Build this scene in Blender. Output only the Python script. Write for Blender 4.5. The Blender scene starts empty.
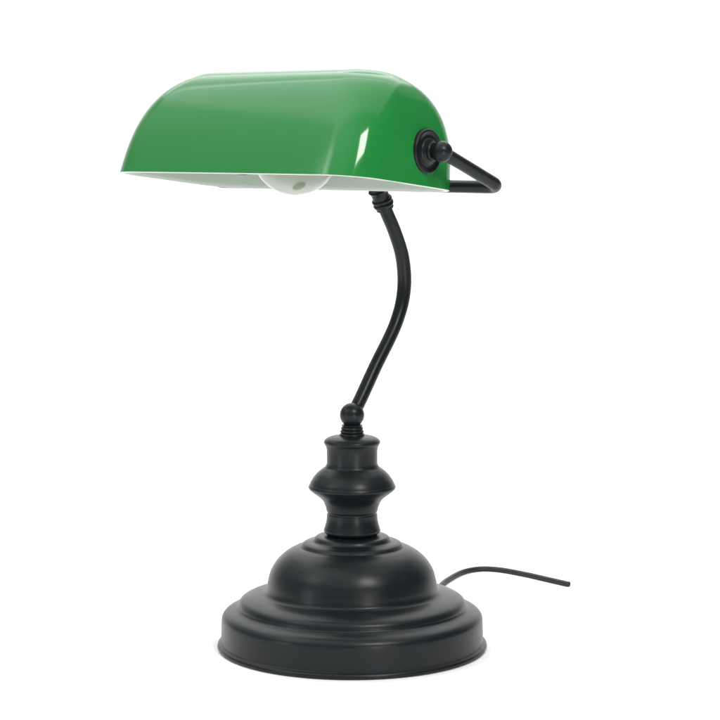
import bpy, bmesh, math, random
from mathutils import Vector, Matrix, Euler

S = 0.00073            # drawing unit -> metres
PI = math.pi
sc = bpy.context.scene
col = sc.collection

# ------------------------------------------------------------------ camera
cam_d = bpy.data.cameras.new('camera')
cam = bpy.data.objects.new('camera', cam_d)
col.objects.link(cam)
cam.location = (8*S, -2100*S, 518*S)
cam.rotation_euler = (math.radians(90-6.1), 0, 0)
cam_d.sensor_width = 36
cam_d.lens = 105
cam_d.clip_start = 0.05
cam_d.clip_end = 50
sc.camera = cam
sc.render.resolution_x = 1024
sc.render.resolution_y = 1024

# ------------------------------------------------------------------ world (studio ambient)
w = bpy.data.worlds.new('World')
sc.world = w
w.use_nodes = True
bg = w.node_tree.nodes['Background']
# white light tent: dim towards the sides of the room, bright overhead
wn, wl = w.node_tree.nodes, w.node_tree.links
wtc = wn.new('ShaderNodeTexCoord'); wsp = wn.new('ShaderNodeSeparateXYZ'); wmr = wn.new('ShaderNodeMapRange')
wmr.interpolation_type = 'SMOOTHSTEP'
wmr.inputs['From Min'].default_value = 0.30; wmr.inputs['From Max'].default_value = 0.85
wmr.inputs['To Min'].default_value = 0.25; wmr.inputs['To Max'].default_value = 1.0
wl.new(wtc.outputs['Generated'], wsp.inputs[0]); wl.new(wsp.outputs['Z'], wmr.inputs['Value'])
bg.inputs[0].default_value = (0.97, 0.985, 1.0, 1)
wmx = wn.new('ShaderNodeMapRange'); wmx.interpolation_type = 'SMOOTHSTEP'      # ambient dimmed to the right, added to darken the shade's right end
wmx.inputs['From Min'].default_value = -0.5; wmx.inputs['From Max'].default_value = 0.7
wmx.inputs['To Min'].default_value = 1.15; wmx.inputs['To Max'].default_value = 0.25
wl.new(wsp.outputs['X'], wmx.inputs['Value'])
wmu = wn.new('ShaderNodeMath'); wmu.operation = 'MULTIPLY'
wl.new(wmr.outputs['Result'], wmu.inputs[0]); wl.new(wmx.outputs['Result'], wmu.inputs[1])
wl.new(wmu.outputs[0], bg.inputs[1])

sc.view_settings.view_transform = 'Standard'
sc.view_settings.look = 'None'
sc.view_settings.exposure = 0.3
sc.view_settings.gamma = 1.0

# ------------------------------------------------------------------ studio softboxes
def softbox(name, az, el, dist, sx, sy, power, colr=(1, 1, 1), target=(0, 0, .25), soft=.12, ramp=None):
    """az: degrees to the right of the camera direction, el: elevation"""
    a, e = math.radians(az), math.radians(el)
    t = Vector(target)
    d = Vector((math.sin(a)*math.cos(e), -math.cos(a)*math.cos(e), math.sin(e)))
    L = bpy.data.lights.new(name, 'AREA')
    L.shape = 'RECTANGLE'; L.size = sx; L.size_y = sy; L.energy = power; L.color = colr
    o = bpy.data.objects.new(name, L)
    col.objects.link(o)
    o.location = t + d*dist
    # a real softbox fades towards the edges of its cloth
    L.use_nodes = True
    n, l = L.node_tree.nodes, L.node_tree.links
    em = n['Emission']
    g = n.new('ShaderNodeNewGeometry'); sp = n.new('ShaderNodeSeparateXYZ')
    l.new(g.outputs['Parametric'], sp.inputs[0])
    val = None
    for ax, sft in (('X', soft), ('Y', soft)):
        a = n.new('ShaderNodeMath'); a.operation = 'SUBTRACT'; a.inputs[1].default_value = .5
        l.new(sp.outputs[ax], a.inputs[0])
        b = n.new('ShaderNodeMath'); b.operation = 'ABSOLUTE'; l.new(a.outputs[0], b.inputs[0])
        m = n.new('ShaderNodeMapRange'); m.interpolation_type = 'SMOOTHSTEP'
        m.inputs['From Min'].default_value = .5-sft; m.inputs['From Max'].default_value = .5
        m.inputs['To Min'].default_value = 1; m.inputs['To Max'].default_value = 0
        l.new(b.outputs[0], m.inputs['Value'])
        if val is None: val = m.outputs['Result']
        else:
            q = n.new('ShaderNodeMath'); q.operation = 'MULTIPLY'
            l.new(val, q.inputs[0]); l.new(m.outputs['Result'], q.inputs[1]); val = q.outputs[0]
    if ramp:
        m = n.new('ShaderNodeMapRange'); m.interpolation_type = 'SMOOTHSTEP'
        m.inputs['From Min'].default_value = ramp[1]; m.inputs['From Max'].default_value = ramp[2]
        m.inputs['To Min'].default_value = ramp[3]; m.inputs['To Max'].default_value = ramp[4]
        l.new(sp.outputs[ramp[0]], m.inputs['Value'])
        q = n.new('ShaderNodeMath'); q.operation = 'MULTIPLY'
        l.new(val, q.inputs[0]); l.new(m.outputs['Result'], q.inputs[1]); val = q.outputs[0]
    l.new(val, em.inputs['Strength'])
    o.rotation_euler = (-d).to_track_quat('-Z', 'Y').to_euler()
    return o

softbox('softbox_overhead', 180, 90, 1.75, 3.2, 3.7, 50, (1, 1, 1), target=(-.1, 1.05, .2), soft=.1, ramp=('Y', .0, .65, 1.0, .5))
softbox('softbox_key', 27, 41, 1.75, 0.42, 0.52, 14.5, (1, 0.98, 0.95), soft=.06)
softbox('strip_right', 21, 0, 0.85, 0.085, 0.24, 1.3, (1, 0.96, 0.90), target=(0, 0, .13), soft=.25)
softbox('strip_left', -58, 0, 0.85, 0.10, 0.24, .7, (0.95, 0.98, 1.0), target=(0, 0, .13), soft=.25)
softbox('softbox_left', -66, 36, 1.8, 0.8, 0.9, 9, (1, 1, 1), soft=.5)
softbox('softbox_backdrop', 0, 40, 1.9, 3.6, 2.6, 50, (1, 1, 1), target=(0, 3.0, 1.2), soft=.3)

# ------------------------------------------------------------------ materials
def mat(name, rgb, rough=0.5, spec=0.5, metallic=0.0):
    m = bpy.data.materials.new(name); m.use_nodes = True
    p = m.node_tree.nodes['Principled BSDF']
    p.inputs['Base Color'].default_value = (*rgb, 1)
    p.inputs['Roughness'].default_value = rough
    p.inputs['Specular IOR Level'].default_value = spec
    p.inputs['Metallic'].default_value = metallic
    return m, m.node_tree, p

def add_noise(nt, p, c0, c1, scale, r0=None, r1=None, bump=0.0, bscale=None, bdist=0.0002):
    N, Lk = nt.nodes, nt.links
    tc = N.new('ShaderNodeTexCoord')
    n = N.new('ShaderNodeTexNoise'); n.inputs['Scale'].default_value = scale; n.inputs['Detail'].default_value = 5
    Lk.new(tc.outputs['Object'], n.inputs['Vector'])
    mx = N.new('ShaderNodeMix'); mx.data_type = 'RGBA'
    mx.inputs['A'].default_value = (*c0, 1); mx.inputs['B'].default_value = (*c1, 1)
    Lk.new(n.outputs['Fac'], mx.inputs['Factor']); Lk.new(mx.outputs['Result'], p.inputs['Base Color'])
    if r0 is not None:
        mr = N.new('ShaderNodeMapRange')
        mr.inputs['From Min'].default_value = .3; mr.inputs['From Max'].default_value = .7
        mr.inputs['To Min'].default_value = r0; mr.inputs['To Max'].default_value = r1
        Lk.new(n.outputs['Fac'], mr.inputs['Value']); Lk.new(mr.outputs['Result'], p.inputs['Roughness'])
    if bump:
        n2 = N.new('ShaderNodeTexNoise'); n2.inputs['Scale'].default_value = bscale; n2.inputs['Detail'].default_value = 3
        Lk.new(tc.outputs['Object'], n2.inputs['Vector'])
        b = N.new('ShaderNodeBump'); b.inputs['Strength'].default_value = bump; b.inputs['Distance'].default_value = bdist
        Lk.new(n2.outputs['Fac'], b.inputs['Height']); Lk.new(b.outputs['Normal'], p.inputs['Normal'])

M_black, nt, p = mat('satin_black_paint', (.018, .021, .023), .42, .25)
add_noise(nt, p, (.0068, .009, .0105), (.0092, .0118, .0136), 60, .30, .36, .08, 900, .0001)

M_rubber, nt, p = mat('cord_rubber', (.03, .034, .04), .42, .3)
add_noise(nt, p, (.018, .022, .028), (.023, .027, .034), 200, .38, .48, .1, 1500, .0001)

M_green, nt, p = mat('green_cased_glass', (.04, .29, .085), .09, .36)
add_noise(nt, p, (.0120, .180, .034), (.0150, .200, .039), 9, .07, .11, .12, 22, .0006)
p.inputs['Coat Weight'].default_value = .1
p.inputs['Coat Roughness'].default_value = .03

M_opal, nt, p = mat('opal_glass', (.5, .58, .5), .25, .5)
add_noise(nt, p, (.49, .56, .49), (.53, .59, .52), 20)

M_bulb, nt, p = mat('frosted_bulb_glass', (.83, .85, .8), .12, .5)
N, Lk = nt.nodes, nt.links
p.inputs['Transmission Weight'].default_value = .82
p.inputs['Roughness'].default_value = .2
p.inputs['IOR'].default_value = 1.3
# faint darker grey-green oval in the glass colour
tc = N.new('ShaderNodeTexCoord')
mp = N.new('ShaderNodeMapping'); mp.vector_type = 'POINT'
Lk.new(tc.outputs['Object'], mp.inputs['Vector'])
OVAL_MARK = mp
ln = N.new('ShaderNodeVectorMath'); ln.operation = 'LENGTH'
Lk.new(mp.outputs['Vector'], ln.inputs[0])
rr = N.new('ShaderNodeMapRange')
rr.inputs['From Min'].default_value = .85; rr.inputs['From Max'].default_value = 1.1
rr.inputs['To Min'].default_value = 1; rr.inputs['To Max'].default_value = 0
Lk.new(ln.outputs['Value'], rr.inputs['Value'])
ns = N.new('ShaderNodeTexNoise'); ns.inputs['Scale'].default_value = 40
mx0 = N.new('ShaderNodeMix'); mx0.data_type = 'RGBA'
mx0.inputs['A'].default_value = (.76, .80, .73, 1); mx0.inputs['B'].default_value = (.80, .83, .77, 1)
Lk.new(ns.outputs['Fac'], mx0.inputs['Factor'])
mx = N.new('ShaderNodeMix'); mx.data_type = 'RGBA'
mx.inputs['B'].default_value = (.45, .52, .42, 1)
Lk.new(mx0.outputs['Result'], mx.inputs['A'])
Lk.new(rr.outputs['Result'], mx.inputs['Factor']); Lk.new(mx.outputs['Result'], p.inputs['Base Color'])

M_back, nt, p = mat('white_sweep_paper', (.92, .92, .92), .9, .1)
add_noise(nt, p, (.94, .94, .94), (.96, .96, .96), 30)

# ------------------------------------------------------------------ mesh helpers
def link(name, bm, m, parent=None, smooth=True, auto=35):
    bmesh.ops.recalc_face_normals(bm, faces=bm.faces)
    me = bpy.data.meshes.new(name)
    if smooth:
        for f in bm.faces: f.smooth = True
        for e in bm.edges:
            if len(e.link_faces) == 2 and e.calc_face_angle(0) > math.radians(auto): e.smooth = False
    bm.to_mesh(me); bm.free()
    if isinstance(m, (list, tuple)):
        for q in m: me.materials.append(q)
    else: me.materials.append(m)
    o = bpy.data.objects.new(name, me); col.objects.link(o)
    if parent: o.parent = parent
    return o

def cr(p0, p1, p2, p3, t):
    return 0.5*((2*p1) + (p2-p0)*t + (2*p0-5*p1+4*p2-p3)*t*t + (3*p1-p0-3*p2+p3)*t**3)

def smooth_path(pts, n=8):
    P = [Vector(q) for q in pts]
    P = [P[0]*2-P[1]] + P + [P[-1]*2-P[-2]]
    out = []
    for i in range(1, len(P)-2):
        for k in range(n): out.append(cr(P[i-1], P[i], P[i+1], P[i+2], k/n))
    out.append(P[-2]); return out

def lathe(bm, prof, seg=128, mtx=Matrix.Identity(4), n=5, cap=True):
    """prof: (r, z) in drawing units; smoothed by a spline (repeat a point for a crease)"""
    pr = [(q.x, q.y) for q in smooth_path([(r, z, 0) for r, z in prof], n)] if n > 1 else prof
    clean = [pr[0]]
    for q in pr[1:]:
        if abs(q[0]-clean[-1][0])+abs(q[1]-clean[-1][1]) > 1e-3: clean.append(q)
    rings = []
    for r, z in clean:
        r = max(r, 0.0)
        if r < 1e-3: rings.append([bm.verts.new(mtx @ Vector((0, 0, z*S)))])
        else: rings.append([bm.verts.new(mtx @ Vector((r*S*math.cos(2*PI*k/seg), r*S*math.sin(2*PI*k/seg), z*S))) for k in range(seg)])
    for a, b in zip(rings, rings[1:]):
        for k in range(seg):
            k2 = (k+1) % seg
            if len(a) == 1 and len(b) == 1: continue
            if len(a) == 1: bm.faces.new((a[0], b[k], b[k2]))
            elif len(b) == 1: bm.faces.new((a[k], a[k2], b[0]))
            else: bm.faces.new((a[k], a[k2], b[k2], b[k]))
    if cap:
        for R in (rings[0], rings[-1]):
            if len(R) > 1: bm.faces.new(R)

def tube(bm, pts, rad, seg=28, ry=None, capped=True):
    """pts in metres; rad may be a function of 0..1"""
    P = [Vector(q) for q in pts]
    T = []
    for i in range(len(P)):
        a = P[max(i-1, 0)]; b = P[min(i+1, len(P)-1)]
        T.append((b-a).normalized())
    nrm = T[0].orthogonal().normalized()
    if abs(T[0].z) < .9: nrm = (Vector((0, 0, 1)) - T[0]*T[0].z).normalized()
    rings = []
    for i, c in enumerate(P):
        nrm = (nrm - T[i]*nrm.dot(T[i])).normalized()
        bn = T[i].cross(nrm)
        r = rad(i/(len(P)-1)) if callable(rad) else rad
        rings.append([bm.verts.new(c + nrm*(r*math.cos(2*PI*k/seg)) + bn*((ry or 1)*r*math.sin(2*PI*k/seg))) for k in range(seg)])
    for a, b in zip(rings, rings[1:]):
        for k in range(seg):
            k2 = (k+1) % seg
            bm.faces.new((a[k], a[k2], b[k2], b[k]))
    if capped:
        bm.faces.new(rings[0]); bm.faces.new(rings[-1])

def fillet(pts, r, n=12):
    """polyline with rounded corners"""
    P = [Vector(q) for q in pts]; out = [P[0]]
    for i in range(1, len(P)-1):
        a = (P[i-1]-P[i]).normalized(); b = (P[i+1]-P[i]).normalized()
        ang = a.angle(b); d = r/math.tan(ang/2)
        s, e = P[i]+a*d, P[i]+b*d
        c = P[i] + (a+b).normalized()*(r/math.sin(ang/2))
        vs, ve = s-c, e-c
        for k in range(n+1):
            out.append(c + vs.normalized().slerp(ve.normalized(), k/n)*vs.length)
    out.append(P[-1]); return out

# ------------------------------------------------------------------ setting: white paper sweep
bm = bmesh.new()
prof = [(-3.0, 0), (-1.5, 0), (0, 0), (1.2, 0), (2.0, 0)]
R = 1.0
for k in range(1, 13):
    a = k/12*PI/2
    prof.append((2.0+R*math.sin(a), R-R*math.cos(a)))
prof.append((3.0, 4.0))
prev = None
for y, z in prof:
    cur = [bm.verts.new((x, y, z)) for x in (-4, -1, 1, 4)]
    if prev:
        for k in range(3): bm.faces.new((prev[k], prev[k+1], cur[k+1], cur[k]))
    prev = cur
bd = link('backdrop', bm, M_back)
bd['kind'] = 'structure'

# ------------------------------------------------------------------ the lamp
lamp = bpy.data.objects.new('desk_lamp', None); col.objects.link(lamp)
lamp['label'] = "black metal banker's desk lamp with a glossy green glass shade and trailing cord"
lamp['category'] = 'lamp'
lamp.location = (0, 0, -2*S)
TH = math.radians(38)
UL = Vector((math.cos(TH), -math.sin(TH), 0))      # along the shade
UB = Vector((math.sin(TH), math.cos(TH), 0))       # towards the back of the lamp
def Q(L, B, z): return (UL*L + UB*B + Vector((0, 0, z)))*S

# base: stepped, domed foot (repeated points keep an edge crisp)
bm = bmesh.new()
base = [(0, 2.1), (120, 2.1), (131, 2.1), (131, 2.1), (135.8, 2.8), (137.2, 4.6), (136.4, 6.8), (134.2, 8.2), (133.2, 9.0), (133.2, 9.0),
        (133.2, 12.4), (133.0, 22), (132.8, 30.1), (132.0, 34.8), (129.4, 38.2), (125, 40.6), (118.6, 42.8), (116.0, 44.6), (115.3, 47.4),
        (113.6, 50.6), (109.9, 53.0), (103, 55.4), (96, 57.0), (90.6, 58.4), (87.6, 60.6), (86.4, 64.5), (85.5, 70.5), (82.6, 80.9), (76.6, 90.7),
        (68.5, 98.4), (60.0, 103.4), (55, 105.2), (52.6, 105.8), (51.2, 107.4), (49.4, 109.2), (46.0, 110.6), (40.6, 111.6), (38.8, 113.2), (37.4, 115.2), (34.5, 116.6), (25, 117.4), (0, 117.4)]
lathe(bm, base, 160, n=5, cap=False)
link('base', bm, M_black, lamp, auto=50)

# pedestal: turned column
bm = bmesh.new()
ped = [(0, 117.0), (24.4, 117.0), (24.4, 117.0), (25.6, 118.2), (28.2, 120.4), (28.8, 122.4), (27.9, 125.4), (26.8, 129.3), (25.9, 134), (25.6, 138.6), (25.6, 138.6), (24.7, 139.4), (24.8, 140.8), (25.8, 142.2),
       (27.0, 147), (29.3, 152.2), (33.2, 156.4), (36.6, 159.0), (40.6, 162.0), (43.4, 164.6), (44.2, 166.6), (43.4, 168.8), (43.0, 169.2), (43.0, 169.2), (41.8, 172.2), (39.4, 176.0), (35.6, 180.6),
       (30.6, 184.8), (27.4, 187.2), (26.4, 189.2), (26.4, 189.2), (25.8, 190.0), (25.6, 194), (25.6, 200), (25.8, 205.0), (26.8, 208.6), (28.2, 211.0), (28.5, 212.6), (27.8, 214.2), (25.2, 216.4), (21, 218.0), (15, 219.0), (12, 219.2), (0, 219.2)]
lathe(bm, ped, 128, n=5, cap=False)
link('pedestal', bm, M_black, lamp, auto=40)

# threaded screw collar
bm = bmesh.new()
cl = [(0, 218.2), (12.3, 218.2), (12.3, 218.2), (12.7, 219.4), (12.3, 220.8), (11.0, 221.6), (11.0, 221.6), (11.9, 222.6), (11.7, 224.0), (10.4, 224.8), (10.4, 224.8), (11.2, 225.8), (11.0, 227.2), (9.8, 228.0), (9.8, 228.0), (10.0, 230.0), (0, 231)]
lathe(bm, cl, 64, n=4, cap=False)
link('screw_collar', bm, M_black, lamp, auto=40)

# ball joint
bm = bmesh.new()
zb = 239.8; rb = 12.4
lathe(bm, [(rb*math.sin(a*PI/24), zb-rb*math.cos(a*PI/24)) for a in range(25)], 64, n=1, cap=False)
link('ball_joint', bm, M_black, lamp)

# bent stem in the plane square to the shade
k = .6626/.6157
st = [(0.4, 239.8), (13.1, 254.6), (36.7, 286.0), (58.4, 312.5), (70.5, 330), (79.5, 350), (82.6, 371.8), (78.6, 397), (67.0, 421.5), (54.5, 441.0), (43.5, 458), (39, 465)]
pts = smooth_path([Q(0, b*k*.985, z) for b, z in st], 10)
bm = bmesh.new()
tube(bm, pts, lambda t: (6.9+.45*math.exp(-((t-.55)/.15)**2))*S, 36)
link('stem', bm, M_black, lamp)

# stem collar: lathe along the upper end of the stem
tip = Q(0, 40, 470); low = Q(0, 40+13.5, 448)
ax = (tip-low).normalized()
rot = ax.to_track_quat('Z', 'Y').to_matrix().to_4x4()
bm = bmesh.new()
lathe(bm, [(0, -2), (8.4, -2), (9.2, -1), (9.2, 1.0), (9.2, 1.0), (10.3, 2.0), (10.8, 3.6), (10.3, 5.2), (9.5, 6.0), (9.5, 6.0), (10.2, 6.8), (10.7, 8.4), (10.1, 10.0), (9.0, 10.8), (8.8, 14), (9.2, 18), (10.0, 21), (0, 24)],
      64, Matrix.Translation(low) @ rot, n=4, cap=False)
link('stem_collar', bm, M_black, lamp, auto=40)

# yoke: one bent rod carrying both ends of the shade
HR, HL, BB, BP, ZP, ZB = 141.5, -211, 40.5, -43.5, 505, 470.2
bm = bmesh.new()
path = fillet([Q(HR, BP, ZP), Q(HR+8, BB+2, ZB), Q(HL-8, BB+2, ZB), Q(HL, BP, ZP)], 11*S, 14)
tube(bm, path, 6.3*S, 32)
yoke = link('yoke', bm, M_black, lamp)

# pivots at both ends
for L0, sg in ((HR, 1), (HL, -1)):
    d = (UL*sg)
    rot = d.to_track_quat('Z', 'Y').to_matrix().to_4x4()
    # z axis points outward, origin on the ball centre
    mt = Matrix.Translation(Q(L0, BP, ZP)) @ rot
    bm = bmesh.new()
    rb = 10.2
    lathe(bm, [(rb*math.sin(a*PI/20), -rb*math.cos(a*PI/20)) for a in range(21)], 48, mt, n=1, cap=False)
    link('pivot_ball', bm, M_black, lamp)
    bm = bmesh.new()
    lathe(bm, [(0, -16), (12.5, -16), (12.5, -16), (13.0, -14.8), (12.2, -13.6), (10.4, -12.6), (8.6, -11.6), (8.6, -11.6), (9.4, -10.6), (9.0, -9.0), (7.2, -8), (0, -6)], 48, mt, n=4, cap=False)
    link('pivot_hub', bm, M_black, lamp, auto=40)
    bm = bmesh.new()
    lathe(bm, [(0, -23), (20.8, -23), (20.8, -23), (21.4, -21), (21.4, -16.6), (20.7, -14.9), (19.4, -14.4), (18.0, -14.8), (16, -15.4), (13.4, -15.2), (11, -14.5), (0, -14)], 72, mt, n=4, cap=False)
    link('pivot_disc', bm, M_black, lamp, auto=40)

# ------------------------------------------------------------------ glass shade
TILT = math.radians(-6.4)
WR, WL, BF, BK, H = 122.9, -190.8, -108.3, 66.3, 108.8       # extents from the pivot line, rim plane at z=ZR
ZR = -32.5
def shade_rings(off, nl=110):
    rings = []
    H2 = H-off
    for i in range(nl+1):
        ph = (1-(1-i/nl)**1.6)*PI/2
        def prof_in(A, n, lin):
            z = math.sin(ph)**(2/n)
            return A*(1-max(math.cos(ph), 0)**(2/n))*(1-lin) + A*lin*z, z
        # common z from the main exponent, insets evaluated against that z
        z = math.sin(ph)**(2/2.2)
        def inset(A, n, lin): return A*(1-lin)*(1-max(1-z**n, 0)**(1/n)) + A*lin*z
        fi = inset(92.2-off, 2.68, .35)
        bi = inset(79.3-off, 2.73, .0)
        ei = inset(70.0-off, 2.8, .0)
        x0, x1 = WL+off+ei, WR-off-ei
        y0, y1 = BF+off+fi, BK-off-bi
        rho = min(36-off + 4*z*z, (y1-y0)/2*.999, (x1-x0)/2)
        rings.append((x0, x1, y0, y1, rho, ZR + z*H2))
    return rings
def ring_pts(x0, x1, y0, y1, rho, z, nc=14, ns=18):
    P = []
    cs = [(x1-rho, y1-rho, 0), (x0+rho, y1-rho, 90), (x0+rho, y0+rho, 180), (x1-rho, y0+rho, 270)]
    for j, (cx, cy, a0) in enumerate(cs):
        for q in range(nc+1):
            a = math.radians(a0 + 90*q/nc)
            P.append((cx+rho*math.cos(a), cy+rho*math.sin(a)))
        nx = cs[(j+1) % 4]; a = math.radians(a0+90)
        e = (nx[0]+rho*math.cos(a), nx[1]+rho*math.sin(a)); s = P[-1]
        for q in range(1, ns): P.append((s[0]+(e[0]-s[0])*q/ns, s[1]+(e[1]-s[1])*q/ns))
    # gentle outward bow of the long sides
    mx, my = (x0+x1)/2, (y0+y1)/2
    out = []
    for x, y in P:
        u = (x-mx)/max((x1-x0)/2, 1); v = (y-my)/max((y1-y0)/2, 1)
        b = 2.5
        out.append((x + math.copysign(b*.8, u)*(1-v*v)*abs(u)**3 if abs(u) < 1.01 else x,
                    y + math.copysign(b, v)*(1-u*u)*abs(v)**3*min(1, (y1-y0)/80), z))
    return out
tm = Matrix.Rotation(TILT, 4, 'X')
def SQ(p):
    v = tm @ Vector(p)
    return Q(v.x, BP+v.y, ZP+v.z)
def shade_mesh(off, z_extra=0.0):
    bm = bmesh.new(); prev = None; first = None
    for r in shade_rings(off):
        pts = ring_pts(*r)
        cur = [bm.verts.new(SQ(q)) for q in pts]
        if prev:
            n = len(cur)
            for k in range(n):
                bm.faces.new((prev[k], prev[(k+1) % n], cur[(k+1) % n], cur[k]))
        else: first = cur
        prev = cur
    return bm, first, prev
bm, first, last = shade_mesh(0)
bm.faces.new(last)
shade = link('shade', bm, M_green, lamp, auto=80)
# white opal lining with the rounded, ground rim
bm, first, last = shade_mesh(5)
rim_o = [SQ((q[0], q[1], ZR)) for q in ring_pts(*shade_rings(0.15)[0])]
rim_m1 = [SQ((q[0], q[1], ZR-.3)) for q in ring_pts(*shade_rings(.5)[0])]
rim_m2 = [SQ((q[0], q[1], ZR-.7)) for q in ring_pts(*shade_rings(4.0)[0])]
prev = [bm.verts.new(v) for v in rim_o]
for rr_ in (rim_m1, rim_m2):
    cur = [bm.verts.new(v) for v in rr_]
    n = len(cur)
    for k in range(n): bm.faces.new((prev[k], prev[(k+1) % n], cur[(k+1) % n], cur[k]))
    prev = cur
n = len(prev)
for k in range(n): bm.faces.new((prev[k], prev[(k+1) % n], first[(k+1) % n], first[k]))
bm.faces.new(last)
link('shade_lining', bm, M_opal, shade, auto=80)

# ------------------------------------------------------------------ socket and bulb, on the pivot line
rotL = UL.to_track_quat('Z', 'Y').to_matrix().to_4x4()
BLc = -37
bm = bmesh.new()
lathe(bm, [(0, -196), (9, -196), (9, -196), (9, -150), (9, -150), (16, -147), (19.5, -142), (19.8, -136), (19.8, -110), (24.6, -109), (24.6, -102), (21.2, -98), (20.2, -89), (17, -87), (17, -87), (0, -87)], 64,
      Matrix.Translation(Q(0, BP, ZP)) @ rotL, n=3, cap=False)
link('socket', bm, M_black, lamp, auto=40)
bm = bmesh.new()
rB = 44
bp = [(0, -50), (15, -50), (15, -50), (16, -46), (19, -40), (24, -36)]
a0 = math.asin(26/rB)
for q in range(25):
    a = PI-a0-.12 - (PI-a0-.12)*q/24
    bp.append((rB*math.sin(a), rB*math.cos(a)))
bp[-1] = (0, rB)
bp += [(0, rB), (0, rB-1.2), (0, rB-1.2)] + [((rB-1.2)*math.sin(q/24*(PI-a0-.12)), (rB-1.2)*math.cos(q/24*(PI-a0-.12))) for q in range(1, 25)] + [(18, -40), (14.5, -46), (13.8, -48.8), (13.8, -48.8), (0, -48.8)]
lathe(bm, bp, 96, n=2, cap=False)
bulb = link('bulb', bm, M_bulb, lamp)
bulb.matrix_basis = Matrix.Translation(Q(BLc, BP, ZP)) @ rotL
bulb['label'] = 'pale frosted round bulb'
# oval centre in the bulb's own frame: lower side, towards the camera
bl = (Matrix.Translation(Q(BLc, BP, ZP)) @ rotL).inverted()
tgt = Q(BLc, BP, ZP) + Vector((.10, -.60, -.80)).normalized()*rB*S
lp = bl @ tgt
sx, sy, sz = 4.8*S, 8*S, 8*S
OVAL_MARK.inputs['Scale'].default_value = (1/sx, 1/sy, 1/sz)
OVAL_MARK.inputs['Location'].default_value = (-lp.x/sx, -lp.y/sy, -lp.z/sz)

# ------------------------------------------------------------------ power cord, lying on the sweep behind the base
r = 3.05
cp = [(80, 98, 8), (87, 112, r+3), (91, 150, r+2), (94, 195, r+2), (96, 241, r+2), (102, 279, r+2), (112, 311, r+2), (130, 351, r+2), (151, 369, r+2), (175, 364, r+2), (204, 337, r+2), (229, 307, r+2), (249, 283, r+2)]
bm = bmesh.new()
tube(bm, smooth_path([Vector(q)*S for q in cp], 10), r*S, 20)
link('power_cord', bm, M_rubber, lamp)
bm = bmesh.new()
d = Vector((80, 98, 0)).normalized()
lathe(bm, [(0, -4), (6, -4), (6, -4), (6.4, 0), (5.4, 6), (4.4, 12), (3.6, 14), (0, 14)], 32, Matrix.Translation(Vector((d.x*131, d.y*131, 8))*S) @ (d+Vector((0, 0, -.15))).normalized().to_track_quat('Z', 'Y').to_matrix().to_4x4(), n=3, cap=False)
link('cord_grommet', bm, M_rubber, lamp)

sc.render.engine = 'CYCLES'
